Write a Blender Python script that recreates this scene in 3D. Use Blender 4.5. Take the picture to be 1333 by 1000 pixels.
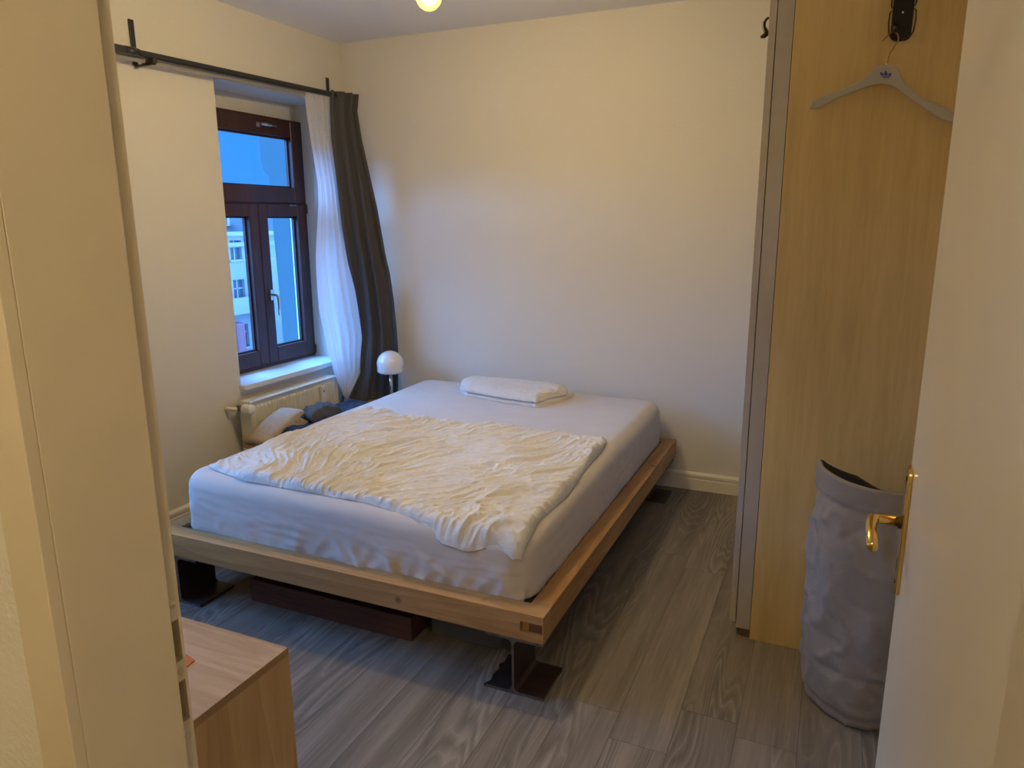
import bpy, bmesh, math, random
from mathutils import Vector, noise
import numpy as np
R = math.radians
random.seed(7)
for o in list(bpy.data.objects): bpy.data.objects.remove(o)
SC = bpy.context.scene
COL = SC.collection

# ------------------------------------------------------------------ camera
FPX, YAW, PITCH, ROLL = 942.97, R(-23.901), R(12.635), R(0.332)
CAM = np.array([3.065, -4.186, 1.57])
_f = np.array([math.sin(YAW)*math.cos(PITCH), math.cos(YAW)*math.cos(PITCH), -math.sin(PITCH)])
_r = np.array([math.cos(YAW), -math.sin(YAW), 0.0]); _d = np.cross(_f, _r)
_c, _s = math.cos(ROLL), math.sin(ROLL)
AX = np.array([_c*_r+_s*_d, -_s*_r+_c*_d, _f])
def at(u, v, axis, val):
    """point where the sight line of photo pixel (u, v) meets the plane axis = val"""
    q = AX.T @ np.array([(u-666.5)/FPX, (v-500)/FPX, 1.0])
    return Vector(CAM + q*(val-CAM[axis])/q[axis])
cd = bpy.data.cameras.new('camera'); cam = bpy.data.objects.new('camera', cd); COL.objects.link(cam)
cd.sensor_width = 36; cd.lens = FPX/1333*36; cd.clip_start = 0.02; cd.clip_end = 500
from mathutils import Matrix
m = Matrix.Identity(4)
for i in range(3):
    m[i][0] = AX[0][i]; m[i][1] = -AX[1][i]; m[i][2] = -AX[2][i]; m[i][3] = CAM[i]
cam.matrix_world = m
SC.camera = cam

# ------------------------------------------------------------------ world, added fill suns, exposure
SKY = (0.05, 0.34, 1.10); SKY_STRENGTH = 1.0
FACADE_FILL_STRENGTH = 2.2; ROOM_FILL_STRENGTH = 42.0
BULB_POWER = 1150.0; HALL_POWER = 70.0
w = bpy.data.worlds.new('dusk_sky'); SC.world = w; w.use_nodes = True
bg = w.node_tree.nodes['Background']; bg.inputs[0].default_value = (*SKY, 1); bg.inputs[1].default_value = SKY_STRENGTH
sd = bpy.data.lights.new('facade_fill', 'SUN'); sd.energy = FACADE_FILL_STRENGTH; sd.angle = R(40); sd.color = (0.09, 0.44, 1.0)
so = bpy.data.objects.new('facade_fill', sd); COL.objects.link(so)
so.rotation_euler = Vector((-0.8, 0.35, -0.45)).to_track_quat('-Z', 'Y').to_euler()   # added blue fill sun that brightens the facades opposite
so.location = (30, -12, 20)
gd = bpy.data.lights.new('room_fill', 'SUN'); gd.energy = ROOM_FILL_STRENGTH; gd.angle = R(80); gd.color = (0.12, 0.38, 1.0)
go = bpy.data.objects.new('room_fill', gd); COL.objects.link(go)
go.rotation_euler = Vector((0.64, 0.27, -0.70)).to_track_quat('-Z', 'Y').to_euler()   # added wide blue fill sun, extra daylight through the windows
go.location = (-30, -8, 22)
vs = SC.view_settings; vs.view_transform = 'Standard'; vs.look = 'None'; vs.gamma = 1; vs.exposure = 0.08; vs.use_curve_mapping = False

# ------------------------------------------------------------------ material helpers
class NT:
    def __init__(self, name):
        self.m = bpy.data.materials.new(name); self.m.use_nodes = True
        self.t = self.m.node_tree; self.n = self.t.nodes
        self.b = self.n['Principled BSDF']; self.out = self.n['Material Output']
    def add(self, typ, **kw):
        nd = self.n.new(typ)
        for k, v in kw.items():
            if k.startswith('_'): setattr(nd, k[1:], v)
            else: nd.inputs[k.replace('__', ' ')].default_value = v
        return nd
    def link(self, a, b): self.t.links.new(a, b)
    def coords(self, scale=(1, 1, 1), rand=False, rot=(0, 0, 0)):
        tc = self.add('ShaderNodeTexCoord'); mp = self.add('ShaderNodeMapping')
        mp.inputs['Scale'].default_value = scale; mp.inputs['Rotation'].default_value = rot
        src = tc.outputs['Object']
        if rand:
            oi = self.add('ShaderNodeObjectInfo'); va = self.add('ShaderNodeVectorMath', _operation='MULTIPLY_ADD')
            cb = self.add('ShaderNodeCombineXYZ')
            for i in range(3): self.link(oi.outputs['Random'], cb.inputs[i])
            self.link(cb.outputs[0], va.inputs[0]); va.inputs[1].default_value = (37.0, 91.0, 13.0)
            self.link(src, va.inputs[2]); src = va.outputs[0]
        self.link(src, mp.inputs['Vector']); return mp.outputs['Vector']
    def noise(self, vec, scale, detail=4, rough=.55, dist=0.0):
        nd = self.add('ShaderNodeTexNoise'); nd.inputs['Scale'].default_value = scale; nd.inputs['Detail'].default_value = detail
        nd.inputs['Roughness'].default_value = rough; nd.inputs['Distortion'].default_value = dist
        self.link(vec, nd.inputs['Vector']); return nd.outputs['Fac']
    def ramp(self, fac, stops):
        nd = self.add('ShaderNodeValToRGB'); cr = nd.color_ramp
        while len(cr.elements) < len(stops): cr.elements.new(0.5)
        for e, (p, c) in zip(cr.elements, stops):
            e.position = p; e.color = (*c, 1) if len(c) == 3 else c
        self.link(fac, nd.inputs['Fac']); return nd.outputs['Color']
    def mix(self, fac, a, b, mode='MIX'):
        nd = self.add('ShaderNodeMix', _data_type='RGBA', _blend_type=mode)
        for i, x in ((0, fac), (6, a), (7, b)):
            if hasattr(x, 'is_linked'): self.link(x, nd.inputs[i])
            else: nd.inputs[i].default_value = x if i == 0 else ((*x, 1) if len(x) == 3 else x)
        return nd.outputs[2]
    def math(self, op, a, b=0.0):
        nd = self.add('ShaderNodeMath', _operation=op)
        for i, x in ((0, a), (1, b)):
            if hasattr(x, 'is_linked'): self.link(x, nd.inputs[i])
            else: nd.inputs[i].default_value = x
        return nd.outputs[0]
    def bump(self, h, strength=.3, dist=.01):
        nd = self.add('ShaderNodeBump'); nd.inputs['Strength'].default_value = strength; nd.inputs['Distance'].default_value = dist
        self.link(h, nd.inputs['Height']); self.link(nd.outputs[0], self.b.inputs['Normal'])
    def base(self, c):
        if hasattr(c, 'is_linked'): self.link(c, self.b.inputs['Base Color'])
        else: self.b.inputs['Base Color'].default_value = (*c, 1)
    def set(self, **kw):
        for k, v in kw.items(): self.b.inputs[k.replace('__', ' ')].default_value = v
        return self

def simple(name, col, rough=.5, metal=0.0, var=.06, nscale=18, bump=0.0, bscale=200, spec=.5):
    t = NT(name); v = t.coords()
    n = t.noise(v, nscale, 3)
    d = tuple(max(0, c*(1-var)) for c in col); l = tuple(min(1, c*(1+var)) for c in col)
    t.base(t.ramp(n, [(.3, d), (.7, l)])); t.set(Roughness=rough, Metallic=metal); t.b.inputs['Specular IOR Level'].default_value = spec
    if bump: t.bump(t.noise(v, bscale, 3), bump, .004)
    return t.m

def wood(name, dark, mid, light, axis=0, rough=.55, scale=1.0, knots=False, rand=False, contrast=1.0):
    t = NT(name); sc = [22*scale]*3; sc[axis] = 1.6*scale
    v = t.coords(tuple(sc), rand)
    big = t.noise(v, .35, 2, .5, .6)
    fine = t.noise(v, 3.2, 6, .65)
    sc2 = [5*scale]*3; sc2[axis] = .55*scale
    v2 = t.coords(tuple(sc2), rand)
    cont = t.math('FRACT', t.math('MULTIPLY', t.noise(v2, .9, 2, .4), 9.0))
    c = t.ramp(t.math('ADD', t.math('MULTIPLY', big, .55), t.math('MULTIPLY', fine, .45)), [(.36, dark), (.5, mid), (.64, light)])
    c = t.mix(t.ramp(cont, [(0, (0, 0, 0)), (.75, (.28*contrast,)*3), (.95, (.5*contrast,)*3), (1, (0, 0, 0))]), c, dark)
    if knots:
        vk = t.coords((1, 1, 1), rand); vo = t.add('ShaderNodeTexVoronoi'); vo.inputs['Scale'].default_value = 5.5
        t.link(vk, vo.inputs['Vector'])
        k = t.ramp(vo.outputs['Distance'], [(0, (1, 1, 1)), (.05, (.8, .8, .8)), (.11, (0, 0, 0))])
        c = t.mix(k, c, tuple(x*.35 for x in dark))
    t.base(c); t.set(Roughness=rough)
    t.bump(fine, .12, .002)
    return t.m

# ------------------------------------------------------------------ materials
def m_wall(name, col, s=.16):
    t = NT(name); v = t.coords()
    chip = t.noise(v, 95, 3, .6); soft = t.noise(v, 1.3, 2)
    t.base(t.ramp(soft, [(.3, tuple(c*.97 for c in col)), (.7, col)])); t.set(Roughness=.85)
    t.b.inputs['Specular IOR Level'].default_value = .25
    t.bump(t.ramp(chip, [(.45, (0, 0, 0)), (.62, (1, 1, 1))]), s, .004); return t.m
M = {}
M['wall'] = m_wall('woodchip_wall', (.72, .68, .60))
M['ceiling'] = m_wall('ceiling_paint', (.80, .78, .76), .05)
M['hallwall'] = m_wall('hall_wall', (.72, .67, .58))
M['trim'] = simple('white_trim_paint', (.74, .69, .58), .4, var=.02)
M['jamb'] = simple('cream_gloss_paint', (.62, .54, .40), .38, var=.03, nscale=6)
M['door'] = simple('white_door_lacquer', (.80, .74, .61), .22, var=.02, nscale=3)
M['jambdark'] = simple('mottled_mortise', (.30, .24, .12), .7, var=.3, nscale=60)  # darker, mottled brown inside the latch holes
t = NT('oak_grey_vinyl')
v = t.coords((11, 1.35, 1), True); vf = t.coords((150, 5, 1), True); vm = t.coords((30, 1.6, 1), True)
fld = t.noise(v, .42, 2, .45, .35)
fine = t.noise(vf, .9, 5, .65); mid = t.noise(vm, .6, 4, .6)
rings = t.math('FRACT', t.math('ADD', t.math('MULTIPLY', fld, 30.0), t.math('MULTIPLY', mid, 1.2)))
base = t.ramp(mid, [(.25, (.140, .117, .092)), (.5, (.200, .172, .138)), (.75, (.275, .240, .200))])
oi = t.add('ShaderNodeObjectInfo')
tone = t.ramp(oi.outputs['Random'], [(0, (.80, .79, .77)), (1, (1.12, 1.10, 1.08))])
base = t.mix(1.0, base, tone, 'MULTIPLY')
mask = t.ramp(fld, [(.44, (0, 0, 0)), (.54, (1, 1, 1))])
base = t.mix(t.mix(1.0, t.ramp(rings, [(0, (0, 0, 0)), (.5, (.5, .5, .5)), (.8, (.0, .0, .0))]), mask, 'MULTIPLY'), base, (.06, .05, .04))
base = t.mix(t.mix(1.0, t.ramp(rings, [(.82, (0, 0, 0)), (.9, (.32, .32, .32)), (.98, (0, 0, 0))]), mask, 'MULTIPLY'), base, (.36, .33, .29))
base = t.mix(t.ramp(fine, [(.56, (0, 0, 0)), (.72, (.34, .34, .34))]), base, (.36, .33, .30))
base = t.mix(t.ramp(fine, [(.30, (.4, .4, .4)), (.44, (0, 0, 0))]), base, (.07, .06, .05))
t.base(base); t.set(Roughness=.48); t.b.inputs['Specular IOR Level'].default_value = .35
t.bump(fine, .12, .002); M['floor'] = t.m
M['floorbase'] = simple('dark_subfloor', (.04, .035, .03), .8)
M['spruce'] = wood('glulam_spruce_x', (.27, .135, .045), (.42, .235, .085), (.51, .305, .125), 0, .5, 1.0, True, True)
M['spruce_y'] = wood('glulam_spruce_y', (.27, .135, .045), (.42, .235, .085), (.51, .305, .125), 1, .5, 1.0, True, True)
M['notch'] = wood('dark_dowel', (.10, .035, .015), (.16, .06, .025), (.22, .09, .04), 0, .5)
M['steel'] = simple('primed_steel', (.045, .026, .022), .42, .35, var=.25, nscale=14, bump=.15, bscale=120)
M['steelcut'] = simple('bare_steel_edge', (.16, .14, .13), .45, .7, var=.3, nscale=30)
M['black'] = simple('black_board', (.012, .011, .011), .7)
M['redwood'] = wood('dark_red_plank', (.05, .018, .010), (.085, .032, .018), (.11, .045, .025), 0, .6)
M['greybox'] = simple('grey_plastic', (.10, .11, .125), .5)
M['beech'] = wood('beech_laminate', (.52, .355, .130), (.60, .42, .165), (.66, .47, .20), 2, .42, .9, contrast=.25)
M['alu'] = simple('silver_laminate', (.46, .41, .35), .35, .25, var=.03)
M['aludark'] = simple('brown_plinth', (.10, .06, .03), .6)
M['ply'] = wood('plywood_face', (.42, .25, .095), (.55, .35, .15), (.62, .42, .20), 2, .5, .8, False)
M['plytop'] = wood('plywood_top', (.40, .27, .17), (.56, .42, .30), (.64, .50, .38), 0, .4, 1.1)
t = NT('plywood_edge'); v = t.coords((1, 1, 1)); wv = t.add('ShaderNodeTexWave', _bands_direction='Z'); wv.inputs['Scale'].default_value = 70; wv.inputs['Distortion'].default_value = .6
t.link(v, wv.inputs['Vector']); t.base(t.ramp(wv.outputs['Fac'], [(.3, (.18, .09, .035)), (.6, (.50, .32, .14))])); t.set(Roughness=.6); M['plyedge'] = t.m
M['winwood'] = wood('dark_mahogany_frame', (.030, .009, .007), (.052, .016, .012), (.066, .021, .015), 2, .42, 1.0)
M['chrome'] = simple('chrome', (.62, .62, .62), .18, 1.0, var=.02)
M['brass'] = simple('polished_brass', (.72, .50, .16), .16, 1.0, var=.03)
M['brassdark'] = simple('brass_collar', (.08, .05, .02), .4, .6)
M['rail'] = simple('anthracite_rail', (.045, .045, .05), .4, .5, var=.05)
M['rail2'] = simple('silver_rail', (.40, .39, .38), .45, .3, var=.03)
M['radiator'] = simple('radiator_enamel', (.74, .69, .56), .35, var=.02)
M['sill'] = simple('white_sill', (.68, .68, .66), .35, var=.04, nscale=30)
M['plastic'] = simple('white_plastic', (.80, .78, .74), .4, var=.02)
M['hookblack'] = simple('black_lacquer', (.012, .010, .009), .3, .3, var=.05)
M['hanger'] = simple('grey_hanger_plastic', (.42, .38, .32), .5, var=.02)
M['hangwire'] = simple('copper_wire', (.30, .16, .07), .3, .9, var=.05)
M['logoblue'] = simple('blue_print', (.02, .07, .27), .5, var=.02)
M['benchwood'] = wood('bench_pine', (.30, .18, .08), (.42, .27, .13), (.50, .33, .18), 1, .6)
M['orange'] = simple('orange_card', (.62, .16, .03), .6)
M['beige'] = simple('beige_canvas', (.42, .33, .22), .8, var=.08, nscale=40, bump=.2)
M['olive'] = simple('olive_grey_cloth', (.065, .058, .05), .9, var=.15, nscale=30, bump=.3)
M['denim'] = simple('dark_blue_denim', (.010, .013, .024), .9, var=.25, nscale=50, bump=.3)
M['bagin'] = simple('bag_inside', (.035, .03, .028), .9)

def fabric(name, col, rough=.9, fine=900, bump=.2, crease=0.0, cs=14, sheen=.2, aniso=(1, 1, 1)):
    t = NT(name); v = t.coords(); va = t.coords(aniso)
    n = t.noise(v, 9, 3); t.base(t.ramp(n, [(.3, tuple(c*.95 for c in col)), (.7, col)])); t.set(Roughness=rough)
    t.b.inputs['Sheen Weight'].default_value = sheen; t.b.inputs['Specular IOR Level'].default_value = .2
    h = t.noise(v, fine, 2)
    if crease:
        nn = t.math('ABSOLUTE', t.math('SUBTRACT', t.noise(va, cs, 5, .62, .8), .5))
        h = t.math('ADD', t.math('MULTIPLY', h, .08), t.math('MULTIPLY', t.math('MULTIPLY', nn, -1), crease))
    t.bump(h, bump, .02); return t.m
M['sheet'] = fabric('fitted_sheet', (.585, .53, .475), crease=.35, cs=3.5, bump=.22, aniso=(.6, 1.6, 1.5))
M['duvet'] = fabric('crinkled_linen', (.72, .68, .62), crease=1.0, cs=22, bump=.55, aniso=(1, 1.2, 1))
M['pillow'] = fabric('pillow_linen', (.70, .66, .60), crease=1.0, cs=30, bump=.5)
M['darkcurtain'] = fabric('anthracite_curtain', (.080, .076, .078), crease=.1, cs=5, bump=.1, sheen=.05)
M['bag'] = fabric('grey_paper_fabric', (.265, .220, .180), rough=.75, crease=.8, cs=9, bump=.45, sheen=0)
t = NT('sheer_voile'); v = t.coords(); n = t.noise(v, 500, 2)
df = t.add('ShaderNodeBsdfDiffuse'); df.inputs[0].default_value = (.74, .74, .76, 1)
tl = t.add('ShaderNodeBsdfTranslucent'); tl.inputs[0].default_value = (.72, .73, .78, 1)
tp = t.add('ShaderNodeBsdfTransparent'); mx = t.add('ShaderNodeMixShader'); mx2 = t.add('ShaderNodeMixShader')
mx.inputs[0].default_value = .32; t.link(df.outputs[0], mx.inputs[1]); t.link(tl.outputs[0], mx.inputs[2])
t.link(t.ramp(n, [(.3, (.08,)*3), (.7, (.24,)*3)]), mx2.inputs[0]); t.link(mx.outputs[0], mx2.inputs[1]); t.link(tp.outputs[0], mx2.inputs[2])
t.link(mx2.outputs[0], t.out.inputs[0]); M['sheer'] = t.m
t = NT('window_glass'); tp = t.add('ShaderNodeBsdfTransparent'); tp.inputs[0].default_value = (.95, .97, .97, 1)
gl = t.add('ShaderNodeBsdfGlossy'); gl.inputs['Roughness'].default_value = .01; mx = t.add('ShaderNodeMixShader'); mx.inputs[0].default_value = .014; t.link(tp.outputs[0], mx.inputs[1]); t.link(gl.outputs[0], mx.inputs[2]); t.link(mx.outputs[0], t.out.inputs[0]); M['glass'] = t.m
t = NT('opal_glass'); t.base((.80, .77, .74)); t.set(Roughness=.12); t.b.inputs['Coat Weight'].default_value = .6; t.b.inputs['Subsurface Weight'].default_value = .15; M['opal'] = t.m
def emit(name, col, s):
    t = NT(name); e = t.add('ShaderNodeEmission'); e.inputs[0].default_value = (*col, 1); e.inputs[1].default_value = s; t.link(e.outputs[0], t.out.inputs[0]); return t.m
M['bulb'] = emit('bulb_glow', (1.0, .81, .47), BULB_POWER)
M['hallbulb'] = emit('hall_bulb_glow', (1.0, .80, .48), HALL_POWER)
t = NT('amber_bulb_glass'); tp = t.add('ShaderNodeBsdfTransparent'); tp.inputs[0].default_value = (1, .93, .78, 1)
tl = t.add('ShaderNodeBsdfTranslucent'); tl.inputs[0].default_value = (.9, .62, .12, 1); mx = t.add('ShaderNodeMixShader'); mx.inputs[0].default_value = .012
t.link(tp.outputs[0], mx.inputs[1]); t.link(tl.outputs[0], mx.inputs[2]); t.link(mx.outputs[0], t.out.inputs[0]); M['bulbglass'] = t.m
M['facade'] = simple('pale_render', (.66, .64, .62), .9, var=.05, nscale=1.2)
M['facade2'] = simple('plain_render', (.56, .50, .52), .9, var=.03, nscale=.6)
M['facadetrim'] = simple('facade_trim', (.74, .72, .70), .8)
M['paneout'] = simple('dark_far_pane', (.16, .17, .20), .15)
M['roof'] = simple('grey_roof_tiles', (.08, .08, .09), .8, var=.2, nscale=8)
M['street'] = simple('courtyard_paving', (.035, .035, .035), .9, var=.15, nscale=2)
M['pink'] = simple('pink_awning', (.75, .30, .32), .8)

# ------------------------------------------------------------------ geometry helpers
def wloc(p):
    return p.matrix_basis.translation + (wloc(p.parent) if p.parent else Vector((0, 0, 0)))
def link(name, me, mat, parent=None, smooth=False):
    """me: mesh in world coordinates; origin goes to the parent's origin, or to the base centre of a top-level mesh"""
    o = bpy.data.objects.new(name, me); COL.objects.link(o)
    if mat is not None:
        for x in (mat if isinstance(mat, (list, tuple)) else [mat]): me.materials.append(x)
    co = np.empty(len(me.vertices)*3, dtype=np.float32); me.vertices.foreach_get('co', co); co = co.reshape(-1, 3)
    lo, hi = co.min(0), co.max(0)
    org = Vector(((lo[0]+hi[0])/2, (lo[1]+hi[1])/2, lo[2]))
    me.transform(Matrix.Translation(-org))
    o.location = org - (wloc(parent) if parent else Vector((0, 0, 0)))
    if parent: o.parent = parent
    if smooth: me.polygons.foreach_set('use_smooth', [True]*len(me.polygons))
    me.update()
    return o
def pyd(v, f):
    me = bpy.data.meshes.new('mesh'); me.from_pydata([tuple(x) for x in v], [], f); me.update(); return me
def tag(o, label=None, cat=None, group=None, kind=None):
    for k, x in (('label', label), ('category', cat), ('group', group), ('kind', kind)):
        if x: o[k] = x
    return o
def thing(name, loc, label=None, cat=None, group=None, kind=None):
    o = bpy.data.objects.new(name, None); COL.objects.link(o); o.location = loc; o.empty_display_size = .05
    return tag(o, label, cat, group, kind)
def bm_mesh(bm):
    bmesh.ops.recalc_face_normals(bm, faces=bm.faces[:])
    me = bpy.data.meshes.new('mesh'); bm.to_mesh(me); bm.free(); return me
def bbox(bm, lo, hi, bev=0.0, seg=1, mi=0):
    g = bmesh.ops.create_cube(bm, size=1.0); vv = g['verts']
    for q in vv: q.co = Vector([lo[i]+(hi[i]-lo[i])*(q.co[i]+.5) for i in range(3)])
    es = list({e for q in vv for e in q.link_edges})
    fs = list({f for q in vv for f in q.link_faces})
    for f in fs: f.material_index = mi
    if bev > 0: bmesh.ops.bevel(bm, geom=es, offset=bev, segments=seg, affect='EDGES', profile=.5)
def box(name, lo, hi, mat, parent=None, bev=0.0, seg=2):
    bm = bmesh.new(); bbox(bm, lo, hi, bev, seg); return link(name, bm_mesh(bm), mat, parent)
def boxes(name, lst, mat, parent=None, bev=0.0):
    bm = bmesh.new()
    for lo, hi in lst: bbox(bm, lo, hi, bev)
    return link(name, bm_mesh(bm), mat, parent)
def tube_mesh(pts, r, seg=10, cap=True):
    pts = [Vector(p) for p in pts]; n = len(pts); rs = r if isinstance(r, (list, tuple)) else [r]*n
    V, F = [], []; up = None
    for i, p in enumerate(pts):
        d = (pts[min(i+1, n-1)]-pts[max(i-1, 0)]).normalized()
        if up is None: up = d.orthogonal().normalized()
        up = (up-d*up.dot(d)).normalized(); b = d.cross(up)
        for k in range(seg):
            a = 2*math.pi*k/seg; V.append(p+(up*math.cos(a)+b*math.sin(a))*rs[i])
    for i in range(n-1):
        for k in range(seg):
            F.append((i*seg+k, i*seg+(k+1) % seg, (i+1)*seg+(k+1) % seg, (i+1)*seg+k))
    if cap: F += [tuple(range(seg))[::-1], tuple(range((n-1)*seg, n*seg))]
    return pyd(V, F)
def tube(name, pts, r, mat, parent=None, seg=10): return link(name, tube_mesh(pts, r, seg), mat, parent, True)
def lathe(name, prof, c, mat, parent=None, seg=40, axis='Z', smooth=True):
    V, F = [], []; n = len(prof)
    for (r, z) in prof:
        for k in range(seg):
            a = 2*math.pi*k/seg; p = (r*math.cos(a), r*math.sin(a), z)
            if axis == 'X': p = (z, r*math.cos(a), r*math.sin(a))
            if axis == 'Y': p = (r*math.sin(a), z, r*math.cos(a))
            V.append(Vector(c)+Vector(p))
    for i in range(n-1):
        for k in range(seg): F.append((i*seg+k, i*seg+(k+1) % seg, (i+1)*seg+(k+1) % seg, (i+1)*seg+k))
    if prof[0][0] > 1e-6: F.append(tuple(range(seg))[::-1])
    if prof[-1][0] > 1e-6: F.append(tuple(range((n-1)*seg, n*seg)))
    bm = bmesh.new(); me = pyd(V, F); bm.from_mesh(me); bmesh.ops.remove_doubles(bm, verts=bm.verts[:], dist=1e-6)
    return link(name, bm_mesh(bm), mat, parent, smooth)
def prism(name, poly, ext, mat, parent=None, bev=0.0, smooth=False):
    """poly: world points of a planar outline, ext: extrusion vector"""
    bm = bmesh.new(); vs_ = [bm.verts.new(p) for p in poly]; f = bm.faces.new(vs_)
    g = bmesh.ops.extrude_face_region(bm, geom=[f])
    bmesh.ops.translate(bm, verts=[x for x in g['geom'] if isinstance(x, bmesh.types.BMVert)], vec=Vector(ext))
    if bev: bmesh.ops.bevel(bm, geom=bm.edges[:], offset=bev, segments=2, affect='EDGES', profile=.5)
    return link(name, bm_mesh(bm), mat, parent, smooth)
def nz(x, y, z=0.0): return noise.noise(Vector((x, y, z)))
def ridge(x, y, z=0.0): return 1-2*abs(nz(x, y, z))
def lerp_poly(pts, t):
    L = [0]
    for a, b in zip(pts, pts[1:]): L.append(L[-1]+math.dist(a, b))
    s = t*L[-1]
    for i in range(len(pts)-1):
        if s <= L[i+1] or i == len(pts)-2:
            k = (s-L[i])/max(1e-9, L[i+1]-L[i]); return Vector([p+(q-p)*k for p, q in zip(pts[i], pts[i+1])])
def interp(x, xs, ys): return float(np.interp(x, xs, ys))

# ------------------------------------------------------------------ room shell
H = 2.703; XR = 3.50; YF = -3.606; YH = -3.752      # ceiling, right wall, room face and hall face of the door wall
OX0, OX1, OZ = 2.365, 3.205, 2.02                   # door opening
fl = box('floor', (-.02, -3.606, -.06), (XR, .0, -.004), M['floorbase']); tag(fl, 'grey-brown oak plank floor of the bedroom', None, kind='structure')
PW, PL = .18, 1.23
cols_start = {}
edges = [2.72+PW*k for k in range(-16, 6)]
for x0 in edges:
    x1 = x0+PW
    a, b = max(x0, 0), min(x1, XR)
    if b-a < .01: continue
    k = round((x0-2.72)/PW)
    j0 = {0: -2.05, -1: -2.275, -2: -2.145}.get(k, -2.05+random.random()*PL)
    ys = [j0+PL*i for i in range(-4, 5)]
    for y0 in ys:
        c0, c1 = max(y0, YF), min(y0+PL, 0)
        if c1-c0 < .02: continue
        g = .0006
        bm = bmesh.new(); bbox(bm, (a+g, c0+g, -.004), (b-g, c1-g, 0.0))
        link('plank', bm_mesh(bm), M['floor'], fl)
fh = box('floor_hall', (1.2, -5.6, -.06), (4.4, YF, -.003), M['floor']); tag(fh, kind='structure')
ce = box('ceiling', (-.35, YH, H), (XR+.1, .15, H+.12), M['ceiling']); tag(ce, kind='structure')
W1 = (-1.11, -.17); W2 = (-3.17, -2.23); WZ0, WZ1 = .64, 2.315
def left_wall():
    L = []; X0, X1 = -.36, 0.0
    L += [((X0, YH, -.06), (X1, .15, WZ0)), ((X0, YH, WZ1), (X1, .15, H))]
    L += [((X0, W1[1], WZ0), (X1, .15, WZ1)), ((X0, W2[1], WZ0), (X1, W1[0], WZ1)), ((X0, YH, WZ0), (X1, W2[0], WZ1))]
    for a, b in (W1, W2): L.append(((X0, a, 2.212), (-.262, b, WZ1)))
    return L
tag(boxes('wall_left', left_wall(), M['wall']), kind='structure')
tag(box('wall_back', (0, 0, -.06), (XR, .15, H), M['wall']), kind='structure')
tag(box('wall_right', (XR, YF, -.06), (XR+.12, .15, H), M['wall']), kind='structure')
tag(boxes('wall_front', [((0, YH, -.06), (OX0-.03, YF, H)), ((OX1+.03, YH, -.06), (XR+.12, YF, H)), ((OX0-.03, YH, OZ+.03), (OX1+.03, YF, H))], M['wall']), kind='structure')
tag(box('wall_hall_rear', (1.2, -5.7, -.06), (4.4, -5.6, 2.75), M['hallwall']), kind='structure')
tag(box('wall_hall_left', (1.1, -5.7, -.06), (1.2, YH, 2.75), M['hallwall']), kind='structure')
tag(box('wall_hall_right', (4.3, -5.7, -.06), (4.4, YH, 2.75), M['hallwall']), kind='structure')
tag(box('ceiling_hall', (1.1, -5.7, 2.703), (4.4, YH, 2.82), M['ceiling']), kind='structure')
tag(box('wall_hall_front', (XR+.12, YH, -.06), (4.4, YF, 2.75), M['hallwall']), kind='structure')
# baseboards: a profile with a stepped cap and a groove
def baseboard(name, p0, p1, nrm):
    prof = [(0, 0), (.016, 0), (.016, .066), (.012, .070), (.012, .076), (.018, .080), (.018, .096), (.010, .104), (.004, .108), (0, .108)]
    V = []; n = Vector(nrm)
    for p in (p0, p1):
        for (d, z) in prof: V.append(Vector(p)+n*d+Vector((0, 0, z)))
    k = len(prof); F = [(i, (i+1) % k, k+(i+1) % k, k+i) for i in range(k)]+[tuple(range(k))[::-1], tuple(range(k, 2*k))]
    bm = bmesh.new(); bm.from_mesh(pyd(V, F)); tag(link(name, bm_mesh(bm), M['trim']), kind='structure')
baseboard('baseboard_back', (0.02, 0, 0), (XR-.02, 0, 0), (0, -1, 0))
baseboard('baseboard_left', (0, YF+.02, 0), (0, -.02, 0), (1, 0, 0))
baseboard('baseboard_front', (0.02, YF, 0), (OX0-.1, YF, 0), (0, 1, 0))
# door frame
tr = thing('trim_1', (OX0, YH, 0), 'cream painted door frame around the open doorway', kind='structure')
YB = -3.628
def mortise(zc, h): return (zc-h/2, zc+h/2)
m1, m2 = (1.035, 1.095), (.952, 1.004)
m1 = (at(235, 860, 0, OX0-.01)[2], at(231, 806, 0, OX0-.01)[2]); m2 = (at(247, 935, 0, OX0-.01)[2], at(240, 884, 0, OX0-.01)[2])
# main jamb face, then the rebate strip carrying the two mortises
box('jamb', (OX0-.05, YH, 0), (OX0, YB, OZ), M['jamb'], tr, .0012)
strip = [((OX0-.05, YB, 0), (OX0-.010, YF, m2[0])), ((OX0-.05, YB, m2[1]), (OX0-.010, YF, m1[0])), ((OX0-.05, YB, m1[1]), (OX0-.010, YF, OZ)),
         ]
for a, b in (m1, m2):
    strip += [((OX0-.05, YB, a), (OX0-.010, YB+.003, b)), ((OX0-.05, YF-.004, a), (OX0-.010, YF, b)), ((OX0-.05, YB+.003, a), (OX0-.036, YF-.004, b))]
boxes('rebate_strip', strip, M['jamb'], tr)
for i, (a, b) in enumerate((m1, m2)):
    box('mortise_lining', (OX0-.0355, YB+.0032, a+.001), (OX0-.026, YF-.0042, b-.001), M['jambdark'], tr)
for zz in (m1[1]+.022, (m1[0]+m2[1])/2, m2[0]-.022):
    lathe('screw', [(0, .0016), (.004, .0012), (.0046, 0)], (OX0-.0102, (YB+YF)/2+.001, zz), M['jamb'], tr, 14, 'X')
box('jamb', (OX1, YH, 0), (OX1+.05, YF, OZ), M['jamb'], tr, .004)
box('head_jamb', (OX0-.05, YH, OZ), (OX1+.05, YF, OZ+.05), M['jamb'], tr, .004)
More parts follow.
